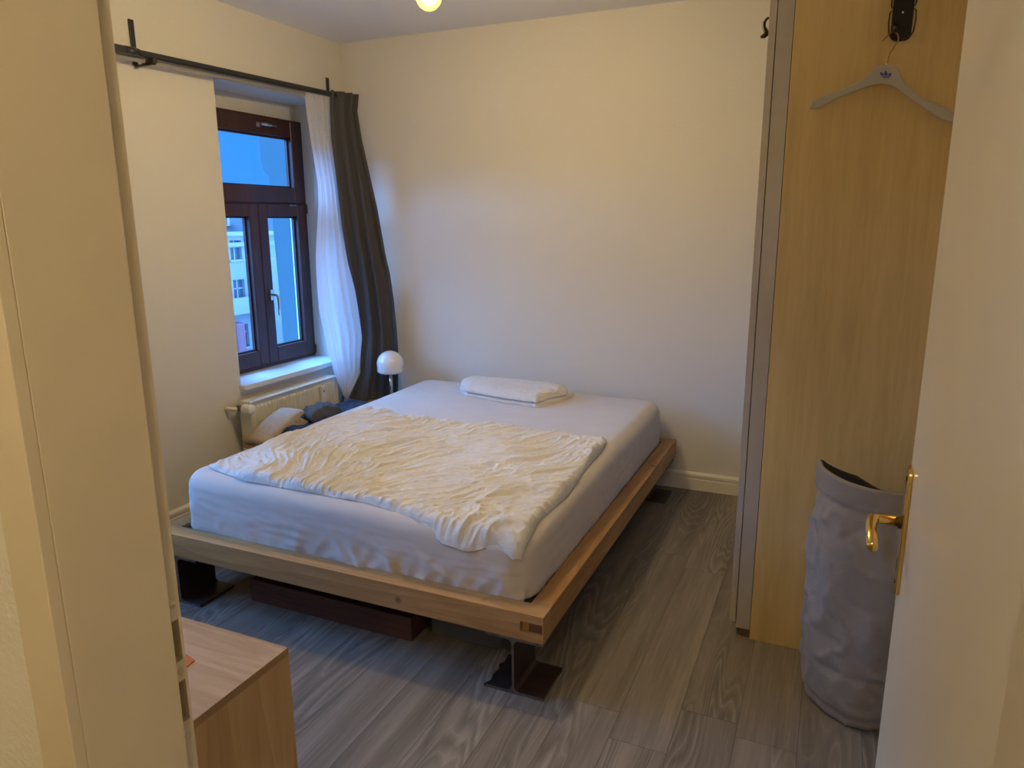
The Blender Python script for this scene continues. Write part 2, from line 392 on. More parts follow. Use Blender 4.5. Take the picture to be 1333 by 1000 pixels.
for a, b in ((OX0-.0565, OX0), (OX1, OX1+.0565)):
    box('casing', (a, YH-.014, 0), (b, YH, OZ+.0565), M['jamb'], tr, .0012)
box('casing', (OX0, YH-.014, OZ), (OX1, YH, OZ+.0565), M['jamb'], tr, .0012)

# ------------------------------------------------------------------ windows
def window(name, y0, y1, label):
    wn = thing(name, (-.235, (y0+y1)/2, WZ0), label, kind='structure')
    z0, z1, zt = .667, 2.212, 1.69; xf = -.20; ym = (y0+y1)/2
    def ring(nm, a, b, c, d, wy, wz0, wz1, xb, xa, mat, par, bev=.004):
        return boxes(nm, [((xb, a, c), (xa, a+wy, d)), ((xb, b-wy, c), (xa, b, d)), ((xb, a+wy, c), (xa, b-wy, c+wz0)), ((xb, a+wy, d-wz1), (xa, b-wy, d))], mat, par, bev)
    ring('frame', y0, y1, z0, z1, .045, .045, .045, -.27, -.215, M['winwood'], wn)
    box('transom', (-.27, y0+.045, zt-.03), (-.215, y1-.045, zt+.03), M['winwood'], wn, .004)
    def sash(a, b, c, d, wy, wz0, wz1):
        s = ring('sash', a, b, c, d, wy, wz0, wz1, -.262, xf, M['winwood'], wn)
        ring('glazing_bead', a+wy, b-wy, c+wz0, d-wz1, .010, .010, .010, -.250, -.232, M['winwood'], s, 0)
        box('glass_pane', (-.244, a+wy+.001, c+wz0+.001), (-.238, b-wy-.001, d-wz1-.001), M['glass'], s)
        return s
    up = sash(y0+.030, y1-.030, zt+.004, z1-.012, .095, .098, .10)
    lo = sash(ym+.002, y1-.030, z0+.022, zt-.004, .078, .096, .076)
    lo2 = sash(y0+.030, ym-.002, z0+.022, zt-.004, .078, .096, .076)
    # upper handle lies level, lower one hangs
    yh, zh = ym+.07, 2.152
    box('handle_plate', (xf, yh-.035, zh-.014), (xf+.008, yh+.0, zh+.014), M['chrome'], up, .003)
    tube('handle_lever', [(xf+.006, yh-.018, zh), (xf+.035, yh-.018, zh), (xf+.045, yh-.008, zh), (xf+.045, yh+.02, zh-.002), (xf+.043, yh+.095, zh-.003)], [.008, .008, .009, .008, .007], M['chrome'], up)
    yh, zh = ym+.058, 1.125
    box('handle_plate', (xf, yh-.016, zh-.035), (xf+.009, yh+.014, zh+.035), M['chrome'], lo, .003)
    tube('handle_lever', [(xf+.006, yh, zh), (xf+.038, yh, zh), (xf+.046, yh+.006, zh-.006), (xf+.046, yh+.010, zh-.04), (xf+.044, yh+.010, zh-.13)], [.008, .008, .009, .008, .007], M['chrome'], lo)
    for z in (zt-.03, z0+.05):
        lathe('hinge', [(.007, -.03), (.007, .03)], (xf+.004, y1-.024, z), M['winwood'], lo, 12)
    box('stay_catch', (xf, y1-.20, zt-.016), (xf+.012, y1-.13, zt-.004), M['steelcut'], lo, .002)
    sl = box('window_sill', (-.268, y0+.001, .640), (.0, y1-.001, .666), M['sill'], wn)
    box('sill_nosing', (-.001, y0-.012, .636), (.045, y1+.05, .666), M['sill'], wn, .003)
    return wn
window('window_1', *W1, 'dark brown wooden window with a transom light beside the curtain')
window('window_2', *W2, 'dark brown wooden window over the floor near the doorway')

# ------------------------------------------------------------------ outside the window
XA = -36.0; GZ = -15.0
bA = thing('apartment_building', (XA-5, 22, GZ), 'pale apartment block with grid windows and a tiled roof seen through the window', 'building')
pz = lambda v: at(310, v, 0, XA)[2]
eave = pz(304)
wins = [(299, 313, 314, 338), (304, 364, 319.5, 397), (311, 422, 325, 452)]
RW = [(at(a, (b+d)/2, 0, XA)[1], at(c, (b+d)/2, 0, XA)[1], at((a+c)/2, d, 0, XA)[2], at((a+c)/2, b, 0, XA)[2]) for a, b, c, d in wins]
ya, yb = np.mean([r[0] for r in RW]), np.mean([r[1] for r in RW])
pitch_y = (yb-ya)*2.55
cols = [(ya+pitch_y*k, yb+pitch_y*k) for k in range(-9, 8)]
rows = [(r[2], r[3]) for r in RW]; fh_ = rows[0][0]-rows[1][0]; rows.append((rows[2][0]-fh_, rows[2][1]-fh_))
fy0, fy1 = cols[0][0]-1.5, cols[-1][1]+1.5
# wall with real openings: piers and bands
L = []; zs = sorted([z for r in rows for z in r])
prev = GZ
for i in range(0, len(zs), 2):
    L.append(((XA-.5, fy0, prev), (XA, fy1, zs[i]))); prev = zs[i+1]
    ycur = fy0
    for a, b in cols:
        L.append(((XA-.5, ycur, zs[i]), (XA, a, zs[i+1]))); ycur = b
    L.append(((XA-.5, ycur, zs[i]), (XA, fy1, zs[i+1])))
L.append(((XA-.5, fy0, prev), (XA, fy1, eave)))
boxes('wall', L, M['facade'], bA)
box('core', (XA-11, fy0, GZ), (XA-.5, fy1, eave-.05), M['facade'], bA)
for dz, dx in ((-.9, .25), (-.15, .55)): box('cornice', (XA-.3, fy0, eave+dz), (XA+dx, fy1, eave+dz+.28), M['facadetrim'], bA)
prism('roof', [(XA+.3, fy0, eave+.14), (XA-5.5, fy0, eave+2.4), (XA-11.3, fy0, eave+.14)], (0, fy1-fy0, 0), M['roof'], bA)
for ci, (a, b) in enumerate(cols):
    for (c, d) in rows:
        wv = box('window', (XA-.32, a, c), (XA-.26, b, d), M['paneout'], bA)
        mb = [((XA-.28, (a+b)/2-.05, c), (XA-.2, (a+b)/2+.05, d)), ((XA-.28, a, c+(d-c)*.62), (XA-.2, b, c+(d-c)*.62+.09))]
        boxes('glazing_bars', mb, M['facadetrim'], wv)
        box('sill', (XA-.2, a-.15, c-.14), (XA+.15, b+.15, c), M['facadetrim'], wv)
for dk in (-3, 0, 3):
    ymid = cols[9+dk][0]
    dm = box('dormer', (XA-3.4, ymid-.9, eave+.4), (XA-.7, ymid+.9, eave+1.6), M['facade'], bA); box('dormer_pane', (XA-.72, ymid-.6, eave+.6), (XA-.66, ymid+.6, eave+1.4), M['paneout'], dm)
pp = cols[9][1]+pitch_y*.18
tube('downpipe', [(XA+.12, pp, eave-.3), (XA+.12, pp, GZ)], .11, M['roof'], bA, 8)
by0, by1 = cols[8][0]-.4, cols[9][1]+.6; bz = rows[2][1]+1.1
bl = boxes('balcony', [((XA, by0, bz-.15), (XA+1.3, by1, bz)), ((XA+1.22, by0, bz), (XA+1.3, by1, bz+1.0)), ((XA, by0, bz), (XA+1.3, by0+.08, bz+1.0)), ((XA, by1-.08, bz), (XA+1.3, by1, bz+1.0))], M['facadetrim'], bA)
q = at(314, 440, 0, XA+.8)
box('awning', (XA+.05, q[1]-.45, q[2]-1.2), (XA+.9, q[1]+.45, q[2]+1.1), M['pink'], bA, .2)
XB = -20.0
bB = thing('gable_building', (XB-4, 24, GZ), 'tall plain rendered building with a corbelled edge seen through the window', 'building')
ol = [at(u, v, 0, XB) for u, v in ((333, 110), (338, 176), (339.5, 205), (341.5, 218), (345, 225), (350.5, 229), (351.5, 245), (356.5, 307), (365.5, 400))]
ol = [Vector((XB, p.y, p.z)) for p in ol]; yl = ol[-1].y
ol = [Vector((XB, ol[0].y, 11.0))]+ol+[Vector((XB, yl, GZ)), Vector((XB, yl+22, GZ)), Vector((XB, yl+22, 11.0))]
prism('wall', ol, (-8, 10.5, 0), M['facade2'], bB)
prism('parapet', [(XB+.2, ol[0].y-.2, 11), (XB+.2, yl+22.2, 11), (XB-8.2, yl+32.7, 11), (XB-8.2, ol[0].y+10.3, 11)], (0, 0, .35), M['facadetrim'], bB)
tag(box('courtyard', (-60, -60, GZ-.3), (-.6, 90, GZ), M['street']), 'pale paved courtyard far below the window', 'courtyard', kind='structure')

# ------------------------------------------------------------------ bed frame on steel H-beam feet
BX0, BX1, BY0, BY1 = .53, 2.290, -2.197, -.042; BZ0, BZ1 = .213, .310; BW = .074
bed = thing('bed_frame', ((BX0+BX1)/2, (BY0+BY1)/2, 0), 'low timber bed frame of square beams on steel H-beam feet', 'bed')
nx0, nx1, nz0, nz1 = BX1-.083, BX1-.004, .243, .281
fb = [((BX0, BY0, BZ0), (nx0, BY0+BW, BZ1)), ((nx0, BY0, BZ0), (BX1, BY0+BW, nz0)), ((nx0, BY0, nz1), (BX1, BY0+BW, BZ1)), ((nx0, BY0+.020, nz0), (BX1, BY0+BW, nz1)), ((nx1, BY0, nz0), (BX1, BY0+.020, nz1))]
fbo = boxes('front_beam', fb, M['spruce'], bed)
box('dowel', (nx0+.028, BY0+.008, nz0+.001), (nx1-.001, BY0+.019, nz1-.001), M['notch'], fbo, .003)
box('side_beam', (BX1-BW, BY0+BW+.0008, BZ0), (BX1, BY1, BZ1), M['spruce_y'], bed, .003)
box('side_beam', (BX0, BY0+BW+.0008, BZ0), (BX0+BW, BY1, BZ1), M['spruce_y'], bed, .003)
box('back_beam', (BX0+BW+.0008, BY1-BW, BZ0), (BX1-BW-.0008, BY1, BZ1), M['spruce'], bed, .003)
box('base_board', (BX0+BW, BY0+BW, .262), (BX1-BW, BY1-BW, .296), M['black'], bed)
def hbeam(cx, y0, y1, jag):
    tf, tw, h, b = .011, .008, BZ0, .22; r = .018
    half = [(0.11, 0), (0.11, tf), (tw/2+r, tf)]
    for k in range(1, 5):
        a = R(90*k/5); half.append((tw/2+r-r*math.sin(a), tf+r-r*math.cos(a)))
    half += [(tw/2, tf+r)]
    top = [(x, h-z) for x, z in reversed(half)]
    right = half+top
    outl = right+[(-x, z) for x, z in reversed(right)]
    n = len(outl); ST = 9; V = []
    for s in range(ST):
        yy = y0+(y1-y0)*s/(ST-1)
        for (x, z) in outl:
            xx = x
            if jag and x < -.1: xx = x+.016*abs(math.sin(s*1.9))*(1 if z < .1 else .4)
            V.append((cx+xx, yy, z))
    F = [(s*n+i, s*n+(i+1) % n, (s+1)*n+(i+1) % n, (s+1)*n+i) for s in range(ST-1) for i in range(n)]
    F += [tuple(range(n))[::-1], tuple(range((ST-1)*n, ST*n))]
    bm = bmesh.new(); bm.from_mesh(pyd(V, F)); me = bm_mesh(bm)
    o = link('leg', me, [M['steel'], M['steelcut']], bed)
    for p in me.polygons:
        if len(p.vertices) > 8: p.material_index = 1
    return o
for cx in (BX0+.11, BX1-.11):
    for (a, b) in ((BY0+.001, BY0+.192), (-.30, -.108)): hbeam(cx, a, b, cx > 1 and a < -1)

# ------------------------------------------------------------------ mattress, duvet, pillow
MX0, MX1, MY0, MY1, MZ0, MZ1 = .608, 2.206, -2.114, -.080, .298, .552
MR = .062
def ztop(x, y):
    """height of the mattress top at (x, y), rounded off and sagging to the front right"""
    sag = .030*max(0, min(1, (x-1.1)/1.0))*max(0, min(1, (-y-1.2)/.9))
    dx = max(MX0+MR-x, x-(MX1-MR), 0); dy = max(MY0+MR-y, y-(MY1-MR), 0); d = math.hypot(dx, dy)
    drop = MR-math.sqrt(max(MR*MR-d*d, 0)) if d < MR*.92 else MR*.61+(d-MR*.92)*1.6
    return MZ1-sag-drop
def mattress():
    cx, cy, cz = (MX0+MX1)/2, (MY0+MY1)/2, (MZ0+MZ1)/2; h = ((MX1-MX0)/2, (MY1-MY0)/2, (MZ1-MZ0)/2); r = MR
    N = (110, 140, 26); V, F, idx = [], [], {}
    def vid(i, j, k):
        key = (i, j, k)
        if key in idx: return idx[key]
        p = Vector([-h[a]+2*h[a]*q/N[a] for a, q in enumerate(key)])
        RV = .095
        inn = Vector((max(-(h[0]-RV), min(h[0]-RV, p.x)), max(-(h[1]-RV), min(h[1]-RV, p.y)), 0))
        d = Vector((p.x-inn.x, p.y-inn.y, 0)); mx_ = max(abs(d.x), abs(d.y)); e = RV-mx_
        out = d.normalized() if mx_ > 1e-9 else Vector((0, 0, 0))
        if mx_ > 1e-9: d = out*mx_
        p.x, p.y = inn.x+d.x, inn.y+d.y
        qe, qz = r-e, p.z-(h[2]-r)
        if qe > 0 and qz > 0:
            m2, l2 = max(qe, qz), math.hypot(qe, qz); ne, nz_ = qe*m2/l2, qz*m2/l2
            p.x += out.x*(ne-qe); p.y += out.y*(ne-qe); p.z += nz_-qz
            nrm = (out*(qe/l2)+Vector((0, 0, qz/l2))).normalized()
        elif abs(p.z-h[2]) < 1e-6: nrm = Vector((0, 0, 1))
        elif abs(p.z+h[2]) < 1e-6 and e > 1e-6: nrm = Vector((0, 0, -1))
        else: nrm = out
        x, y, z = cx+p.x, cy+p.y, cz+p.z
        t = (z-MZ0)/(MZ1-MZ0)
        sag = .030*max(0, min(1, (x-1.1)/1.0))*max(0, min(1, (-y-1.2)/.9))
        z -= sag*t
        side = 1-abs(nrm.z)
        s = x*1.0 if abs(nrm.y) > abs(nrm.x) else y
        # sheet is pulled in under the edge; gathers along the lower hem
        pull = 0
        lo = max(0, .62-t)/.62
        gather = side*lo*(.024*max(0, ridge(s*6+t*1.2, 3.1+t*1.0))**6+.016*max(0, ridge(s*14-t*1.5, 9.0+t*1.2))**5)*(.3+.5*min(1, max(0, (x-.9)/.6)))*(1 if abs(nrm.y) > abs(nrm.x) and y < -1 else .35)
        gather += side*.008*max(0, ridge(s*3.0, 6+t*9+.8*nz(s*3, 1)))**4*min(1, t*2.2)*max(0, 1-t)
        soft = .004*nz(x*3.1, y*2.2, z*5)+.0022*ridge(x*2.2+y*.5, y*7+.7*nz(x*2, y*2), 2.0)*(1-side)
        bulge = .006*math.sin(math.pi*min(1, max(0, t)))*side
        dd = pull+gather+soft+bulge
        q = Vector((x, y, z))+nrm*dd
        idx[key] = len(V); V.append(q); return idx[key]
    for (a, b, c) in ((0, 1, 2), (1, 2, 0), (2, 0, 1)):
        for side in (0, N[c]):
            for i in range(N[a]):
                for j in range(N[b]):
                    def K(ii, jj):
                        k = [0, 0, 0]; k[a] = ii; k[b] = jj; k[c] = side; return vid(*k)
                    q = (K(i, j), K(i+1, j), K(i+1, j+1), K(i, j+1))
                    F.append(q if side else q[::-1])
    bm = bmesh.new(); bm.from_mesh(pyd(V, F)); return bm_mesh(bm)
tag(link('mattress', mattress(), M['sheet'], None, True), 'thick mattress in a pale fitted sheet lying on the timber bed', 'mattress')

def quilt(front, right, back, left, nu, nv, thick, base, wr, seed, edge=.05):
    """closed crumpled slab over a Coons patch: front/back run left to right, left/right run front to back"""
    P = {}
    fr = [lerp_poly(front, i/nu) for i in range(nu+1)]; bk = [lerp_poly(back, i/nu) for i in range(nu+1)]
    lf = [lerp_poly(left, j/nv) for j in range(nv+1)]; rt = [lerp_poly(right, j/nv) for j in range(nv+1)]
    V, F = [], []; W = nu+1
    span = .5*((fr[-1]-fr[0]).length+(bk[-1]-bk[0]).length); dep = .5*((lf[-1]-lf[0]).length+(rt[-1]-rt[0]).length)
    low = []
    for j in range(nv+1):
        for i in range(nu+1):
            u, v = i/nu, j/nv
            p = fr[i]*(1-v)+bk[i]*v+lf[j]*(1-u)+rt[j]*u-(fr[0]*(1-u)*(1-v)+fr[-1]*u*(1-v)+bk[0]*(1-u)*v+bk[-1]*u*v)
            de = min(u*span, (1-u)*span, v*dep, (1-v)*dep); k = min(1, de/edge)
            prof = math.sqrt(max(0, 1-(1-k)**2))
            wob = .006*nz(p.x*9+seed, p.y*9)+.004*nz(p.x*23, p.y*23+seed)
            z0 = base(p.x, p.y)
            V.append(Vector((p.x+wob*(1-k), p.y+wob*(1-k), z0+.004+thick*prof+wr(p.x, p.y, u, v)*(.25+.75*prof)))); low.append(Vector((p.x, p.y, z0+.003)))
    n = len(V); V += low
    for j in range(nv):
        for i in range(nu):
            a = j*W+i; F.append((a, a+1, a+W+1, a+W)); F.append((n+a, n+a+W, n+a+W+1, n+a+1))
    ring = [i for i in range(nu)]+[j*W+nu for j in range(nv)]+[nv*W+i for i in range(nu, 0, -1)]+[j*W for j in range(nv, 0, -1)]
    for a, b in zip(ring, ring[1:]+ring[:1]): F.append((a, n+a, n+b, b))
    bm = bmesh.new(); bm.from_mesh(pyd(V, F)); return bm_mesh(bm)
def duvet_wr(x, y, u, v):
    # broad humps, then sharp creases that run up the bed and fan out to the right
    wx = x+.09*nz(x*2.3, y*2.3, 5); wy = y+.09*nz(x*2.1+9, y*2.4, 1)
    th = R(74)-R(26)*u+.5*nz(x*1.7, y*1.7, 20); ca, sa = math.cos(th), math.sin(th)
    a = wx*ca+wy*sa; b = -wx*sa+wy*ca
    rg = lambda fa, fb, k, p: max(0.0, ridge(a*fa, b*fb, k))**p
    h = .018*nz(a*1.3, b*4.5, 1)+.010*nz(x*6, y*6, 4)
    h += (.85+.8*max(0, nz(x*3, y*3, 30)+.2))*(.010*rg(.9, 6.0, 3, 4)+.008*rg(1.7, 11, 7, 4)+.0065*rg(3.2, 21, 11, 3)+.0055*rg(7, 34, 15, 2))
    h += .0028*ridge(x*30, y*34, 2)
    return h
dv = quilt([(.70, -2.030), (.80, -2.055), (.95, -2.085), (1.19, -2.080), (1.52, -2.070), (1.75, -2.092), (1.88, -2.128), (1.98, -2.132), (2.09, -2.110), (2.15, -2.128), (2.180, -2.118)],
           [(2.180, -2.118), (2.186, -2.05), (2.172, -1.92), (2.186, -1.66), (2.17, -1.40), (2.166, -1.17), (2.155, -1.03)],
           [(.742, -.955), (.90, -.985), (1.10, -1.03), (1.375, -1.025), (1.8, -1.020), (2.155, -1.03)],
           [(.70, -2.030), (.735, -1.55), (.742, -.955)], 400, 290, .017, ztop, duvet_wr, 3.0, .022)
tag(link('duvet', dv, M['duvet'], None, True), 'crumpled cream linen duvet spread over the foot half of the bed', 'duvet')
def pil_wr(x, y, u, v):
    h = .022*math.sin(math.pi*min(1, max(0, v)))**.7*(1-.55*max(0, u-.55)/.45)
    h += .006*ridge(x*7, y*13, 3)+.004*ridge(x*17, y*26, 4)*(.4+u)+.0022*ridge(x*42, y*46, 8)
    return h
PF, PB = [(1.035, -.395), (1.12, -.455), (1.37, -.510), (1.60, -.545)], [(1.005, -.175), (1.25, -.14), (1.50, -.14), (1.70, -.17)]
pw = quilt(PF, [(1.60, -.545), (1.65, -.43), (1.70, -.28), (1.70, -.17)], PB, [(1.035, -.395), (.995, -.28), (1.005, -.175)], 150, 80, .026, ztop, lambda x, y, u, v: .003*ridge(x*14, y*25, 5), 8.0, .03)
pw2 = quilt(PF, [(1.60, -.545), (1.625, -.45), (1.69, -.30), (1.655, -.18)], PB[:-1]+[(1.655, -.18)], [(1.035, -.395), (.995, -.28), (1.005, -.175)], 160, 90, .024, lambda x, y: ztop(x, y)+.026, pil_wr, 8.0, .05)
_b = bmesh.new(); _b.from_mesh(pw); _b.from_mesh(pw2); pw = bpy.data.meshes.new('mesh'); _b.to_mesh(pw); _b.free()
po = link('pillow', pw, M['pillow'], None, True); tag(po, 'flat crinkled cream pillow lying at the head of the bed', 'pillow')

# ------------------------------------------------------------------ things under the bed
tag(box('wooden_plank', (.905, -2.066, 0), (1.70, -1.95, .10), M['redwood'], None, .004), 'dark reddish-brown wooden plank lying on the floor under the bed', 'plank')
sb = thing('storage_box', (1.885, -1.74, 0), 'flat dark grey storage box pushed under the bed beside the plank', 'storage box')
box('body', (1.735, -1.985, 0), (2.045, -1.50, .165), M['greybox'], sb, .012)
box('lid', (1.728, -1.992, .165), (2.052, -1.493, .188), M['greybox'], sb, .006)

# ------------------------------------------------------------------ wardrobe
wr = thing('wardrobe', (3.15, -.78, 0), 'tall beech wardrobe with silver sliding door edges', 'wardrobe')
box('side_panel', (2.880, -1.533, 0), (3.482, -1.511, 2.36), M['beech'], wr, .001)
box('side_panel', (2.880, -.046, 0), (3.482, -.024, 2.36), M['beech'], wr, .001)
box('top_panel', (2.880, -1.510, 2.338), (3.482, -.047, 2.36), M['beech'], wr)
box('base_panel', (2.900, -1.510, .04), (3.482, -.047, .062), M['beech'], wr)
box('back_panel', (3.472, -1.510, .062), (3.481, -.047, 2.337), M['beech'], wr)
box('plinth', (2.842, -1.520, 0), (2.879, -.03, .036), M['aludark'], wr)
d1 = boxes('sliding_door', [((2.8275, -1.531, .037), (2.8775, -1.49, 2.36)), ((2.8275, -.78, .037), (2.8775, -.74, 2.36)), ((2.840, -1.49, .037), (2.865, -.78, 2.36))], M['alu'], wr)
d2 = boxes('sliding_door', [((2.801, -1.515, .050), (2.823, -1.475, 2.36)), ((2.801, -.80, .050), (2.823, -.76, 2.36)), ((2.806, -1.475, .050), (2.818, -.80, 2.36))], M['alu'], wr)
box('gap_sheet', (2.8235, -1.50, .037), (2.827, -.05, 2.355), M['black'], wr)  # added black sheet, stands in for the shaded gap between the doors
box('sliding_door', (2.801, -.755, .050), (2.823, -.03, 2.36), M['alu'], wr)
# black hook clipped to the front of the sliding door
hp = [at(940+a/3.333, b/3.333, 1, -1.50) for a, b in ((203, 76), (192, 84), (184, 98), (182, 118), (190, 136), (192, 148), (182, 156), (166, 161))]
hk = tube('door_hook', hp, [.004, .004, .005, .006, .008, .009, .008, .004], M['hookblack'], None, 10)
tag(hk, 'small black curved hook on the front edge of the wardrobe', 'hook')
# hook plate with wire hoops on the beech side panel
YP = -1.5335
def wp(u, v, y): return at(1040+u/5.881, v/5.881, 1, y)
hr = thing('coat_hook_rack', (3.187, YP, 2.09), 'black metal hook plate screwed to the beech wardrobe side', 'coat hook')
zb = 2.098
pl = [(3.158, 2.118), (3.166, 2.102), (3.176, zb), (3.200, zb), (3.209, 2.102), (3.2145, 2.118), (3.2145, 2.40), (3.158, 2.40)]
prism('plate', [(x, YP, z) for x, z in pl], (0, -.006, 0), M['hookblack'], hr, .0015)
for s in (-1, 1):
    cx = 3.186; x = cx+s*.035
    tube('wire_hoop', [(cx+s*.030, YP-.008, 2.185), (x, YP-.012, 2.178), (x+s*.001, YP-.014, 2.15), (x-s*.002, YP-.016, 2.12), (x-s*.012, YP-.018, 2.103), (cx+s*.004, YP-.016, 2.099)], .0022, M['hookblack'], hr, 8)
    tube('wire_hoop', [(cx+s*.030, YP-.008, 2.192), (x-s*.002, YP-.012, 2.20), (x-s*.003, YP-.012, 2.27), (x-s*.003, YP-.012, 2.38), (cx+s*.026, YP-.006, 2.39)], .0022, M['hookblack'], hr, 8)
for z in (2.178, 2.143, 2.30): lathe('screw', [(0, -.0022), (.003, -.0018), (.0038, 0)], (3.186, YP-.006, z), M['chrome'] if z != 2.143 else M['hookblack'], hr, 14, 'Y')
tube('hook_prong', [(3.168, YP-.004, 2.150), (3.168, YP-.022, 2.132), (3.168, YP-.040, 2.122), (3.168, YP-.052, 2.132)], [.006, .006, .006, .005], M['hookblack'], hr, 10)
# hanger
YG = YP-.034
up_ = [(82, 828), (104, 778), (150, 747), (280, 702), (288, 709), (304, 706), (350, 677), (440, 637), (500, 598), (545, 548), (575, 510), (592, 500), (735, 503), (752, 515), (780, 570), (812, 642), (900, 722), (985, 772), (992, 780), (1006, 778), (1012, 768), (1100, 812), (1160, 848), (1210, 890), (1228, 926)]
lo_ = [(1205, 938), (1150, 930), (1080, 905), (1000, 855), (880, 770), (770, 686), (700, 651), (620, 641), (540, 656), (420, 702), (300, 747), (215, 797), (150, 831)]
hg = thing('clothes_hanger', wp(660, 570, YG), 'grey plastic clothes hanger with a blue emblem hanging on the wardrobe side', 'hanger')
hgb = prism('body', [wp(a, b, YG) for a, b in up_+lo_], (0, .011, 0), M['hanger'], hg, .0018)
tube('hook_wire', [wp(a, b, YG+.004-(.0 if i < 3 else .0)) for i, (a, b) in enumerate(((668, 505), (678, 490), (684, 440), (694, 410), (735, 350), (756, 322), (764, 290), (756, 262), (738, 247), (712, 246), (690, 260), (665, 288), (640, 315)))], .0019, M['hangwire'], hg, 8)
lathe('ferrule', [(.004, 0), (.004, .006), (0, .006)], wp(670, 503, YG+.005), M['chrome'], hg, 12)
YL = YG-.0004
leaf = [[(665, 538), (676, 556), (677, 576), (665, 601), (653, 576), (654, 556)],
        [(621, 551), (640, 558), (650, 568), (652, 582), (660, 600), (640, 592), (627, 577)],
        [(709, 556), (691, 563), (680, 571), (678, 584), (670, 601), (690, 595), (704, 581)]]
for lf_ in leaf: prism('emblem_leaf', [wp(a, b, YL) for a, b in lf_], (0, .0006, 0), M['logoblue'], hgb)
for (x0, x1, y) in ((630, 702, 579), (638, 696, 587.5)): prism('emblem_gap', [wp(a, b, YL-.0004) for a, b in ((x0, y-1.6), (x1, y-.6), (x1, y+1.8), (x0, y+.8))], (0, .0004, 0), M['hanger'], hgb)

# ------------------------------------------------------------------ laundry bag
BCX, BCY = 3.262, -1.742
def bag_mesh():
    NT_, NZ_ = 120, 90; V, F = [], []
    def pt(th, t, inner=False):
        c, s = math.cos(th), math.sin(th)
        back = max(0, s); leftf = max(0, -c)
        rim = .795-.080*back**1.2-.08*max(0, c+.35)*back+.02*leftf**2-.012*max(0, c)
        z = rim*t
        r = .188+.013*math.sin(math.pi*min(1, t*1.1))*(1-.6*back)-.006*t
        if t < .05: r -= .012*(1-t/.05)**2
        cr = 0
        if True:
            cr = .012*nz(c*2.2, s*2.2, z*4.5)+.009*(max(0, ridge(c*2.6+3, s*2.6, z*8+.6*c))**3)-.005*max(0, ridge(c*1.9, s*1.9+6, z*13+1.3*c))**5
            cr *= (1-.7*max(0, (t-.88)/.12))
            cr += .005*min(1, max(0, (t-.900)/.012))      # turned-over rim
            if abs(t-.22) < .025: cr -= .006*(1-abs(t-.22)/.025)*max(0, -s)
            if abs(t-.045) < .02: cr -= .007*(1-abs(t-.045)/.02)
        r += cr*(1-.75*back)-(.012 if inner else 0)
        sx = 1.0; sy = 1-.02*t
        return Vector((BCX+r*sx*c-.012*t, BCY+r*sy*s-.004, z))
    for k in range(NZ_+1):
        for i in range(NT_): V.append(pt(2*math.pi*i/NT_, k/NZ_))
    for k in range(NZ_):
        for i in range(NT_):
            j = (i+1) % NT_; F.append((k*NT_+i, k*NT_+j, (k+1)*NT_+j, (k+1)*NT_+i))
    n0 = len(V); NI = 30
    for k in range(NI+1):
        for i in range(NT_): V.append(pt(2*math.pi*i/NT_, 1-.88*k/NI, True))
    for i in range(NT_):
        j = (i+1) % NT_; F.append((NZ_*NT_+i, NZ_*NT_+j, n0+j, n0+i))
    nf = len(F)
    for k in range(NI):
        for i in range(NT_):
            j = (i+1) % NT_; F.append((n0+k*NT_+i, n0+k*NT_+j, n0+(k+1)*NT_+j, n0+(k+1)*NT_+i))
    F.append(tuple(n0+NI*NT_+i for i in range(NT_))); F.append(tuple(range(NT_))[::-1])
    me = pyd(V, F)
    return me, nf
me, nf = bag_mesh()
bg_ = link('laundry_bag', me, [M['bag'], M['bagin']], None, True)
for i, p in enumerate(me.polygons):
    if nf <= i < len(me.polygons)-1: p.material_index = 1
tag(bg_, 'tall round grey crumpled laundry bag standing against the wardrobe', 'laundry bag')

# ------------------------------------------------------------------ door
hinge = Vector((3.208, -3.600, 0)); latch = Vector((3.218, -2.776, 0))
ddir = (latch-hinge).normalized(); dn = Vector((-ddir.y, ddir.x, 0))       # dn points to -X (visible face side)
dr = thing('door_1', hinge, 'white lacquered room door standing open with a brass handle', kind='structure')
def D(a, n, z): return hinge+ddir*a+dn*n+Vector((0, 0, z))
WD = (latch-hinge).length
prism('leaf', [D(0, 0, .008), D(WD, 0, .008), D(WD, 0, 2.0), D(0, 0, 2.0)], -dn*.04, M['door'], dr, .002)
zpt, zpb = at(1187, 614, 0, 3.213)[2], at(1168, 788, 0, 3.213)[2]
zh = 1.046; ac = WD-.034
pl2 = [(-.020, zpb+.010), (-.012, zpb), (.012, zpb), (.020, zpb+.010), (.020, zpt-.010), (.012, zpt), (-.012, zpt), (-.020, zpt-.010)]
prism('handle_plate', [D(ac+a, 0, z) for a, z in pl2], dn*.008, M['brass'], dr, .002)
nk = .056
hd = link('handle_lever', tube_mesh([D(ac, .008, zh), D(ac, nk-.012, zh), D(ac-.004, nk-.003, zh), D(ac-.014, nk, zh), D(ac-.05, nk+.002, zh-.002), D(ac-.118, nk+.001, zh-.006), D(ac-.120, nk+.001, zh-.006)], [.0095, .0095, .0105, .0105, .0095, .0090, .006], 12), M['brass'], dr, True)
tube('collar', [D(ac, .0082, zh), D(ac, .013, zh)], .0125, M['brassdark'], dr, 14)
prism('keyhole', [D(ac+a, .0078, zh-.08+b) for a, b in ((-.004, -.012), (.004, -.012), (.004, .012), (-.004, .012))], dn*.0006, M['black'], dr)
for z in (zpt-.022, zpb+.022): tube('plate_screw', [D(ac, .0078, z), D(ac, .0092, z)], .0045, M['brassdark'], dr, 12)
for z in (.25, 1.75): lathe('hinge', [(.008, -.045), (.008, .045)], D(-.002, -.048, z), M['brass'], dr, 14)

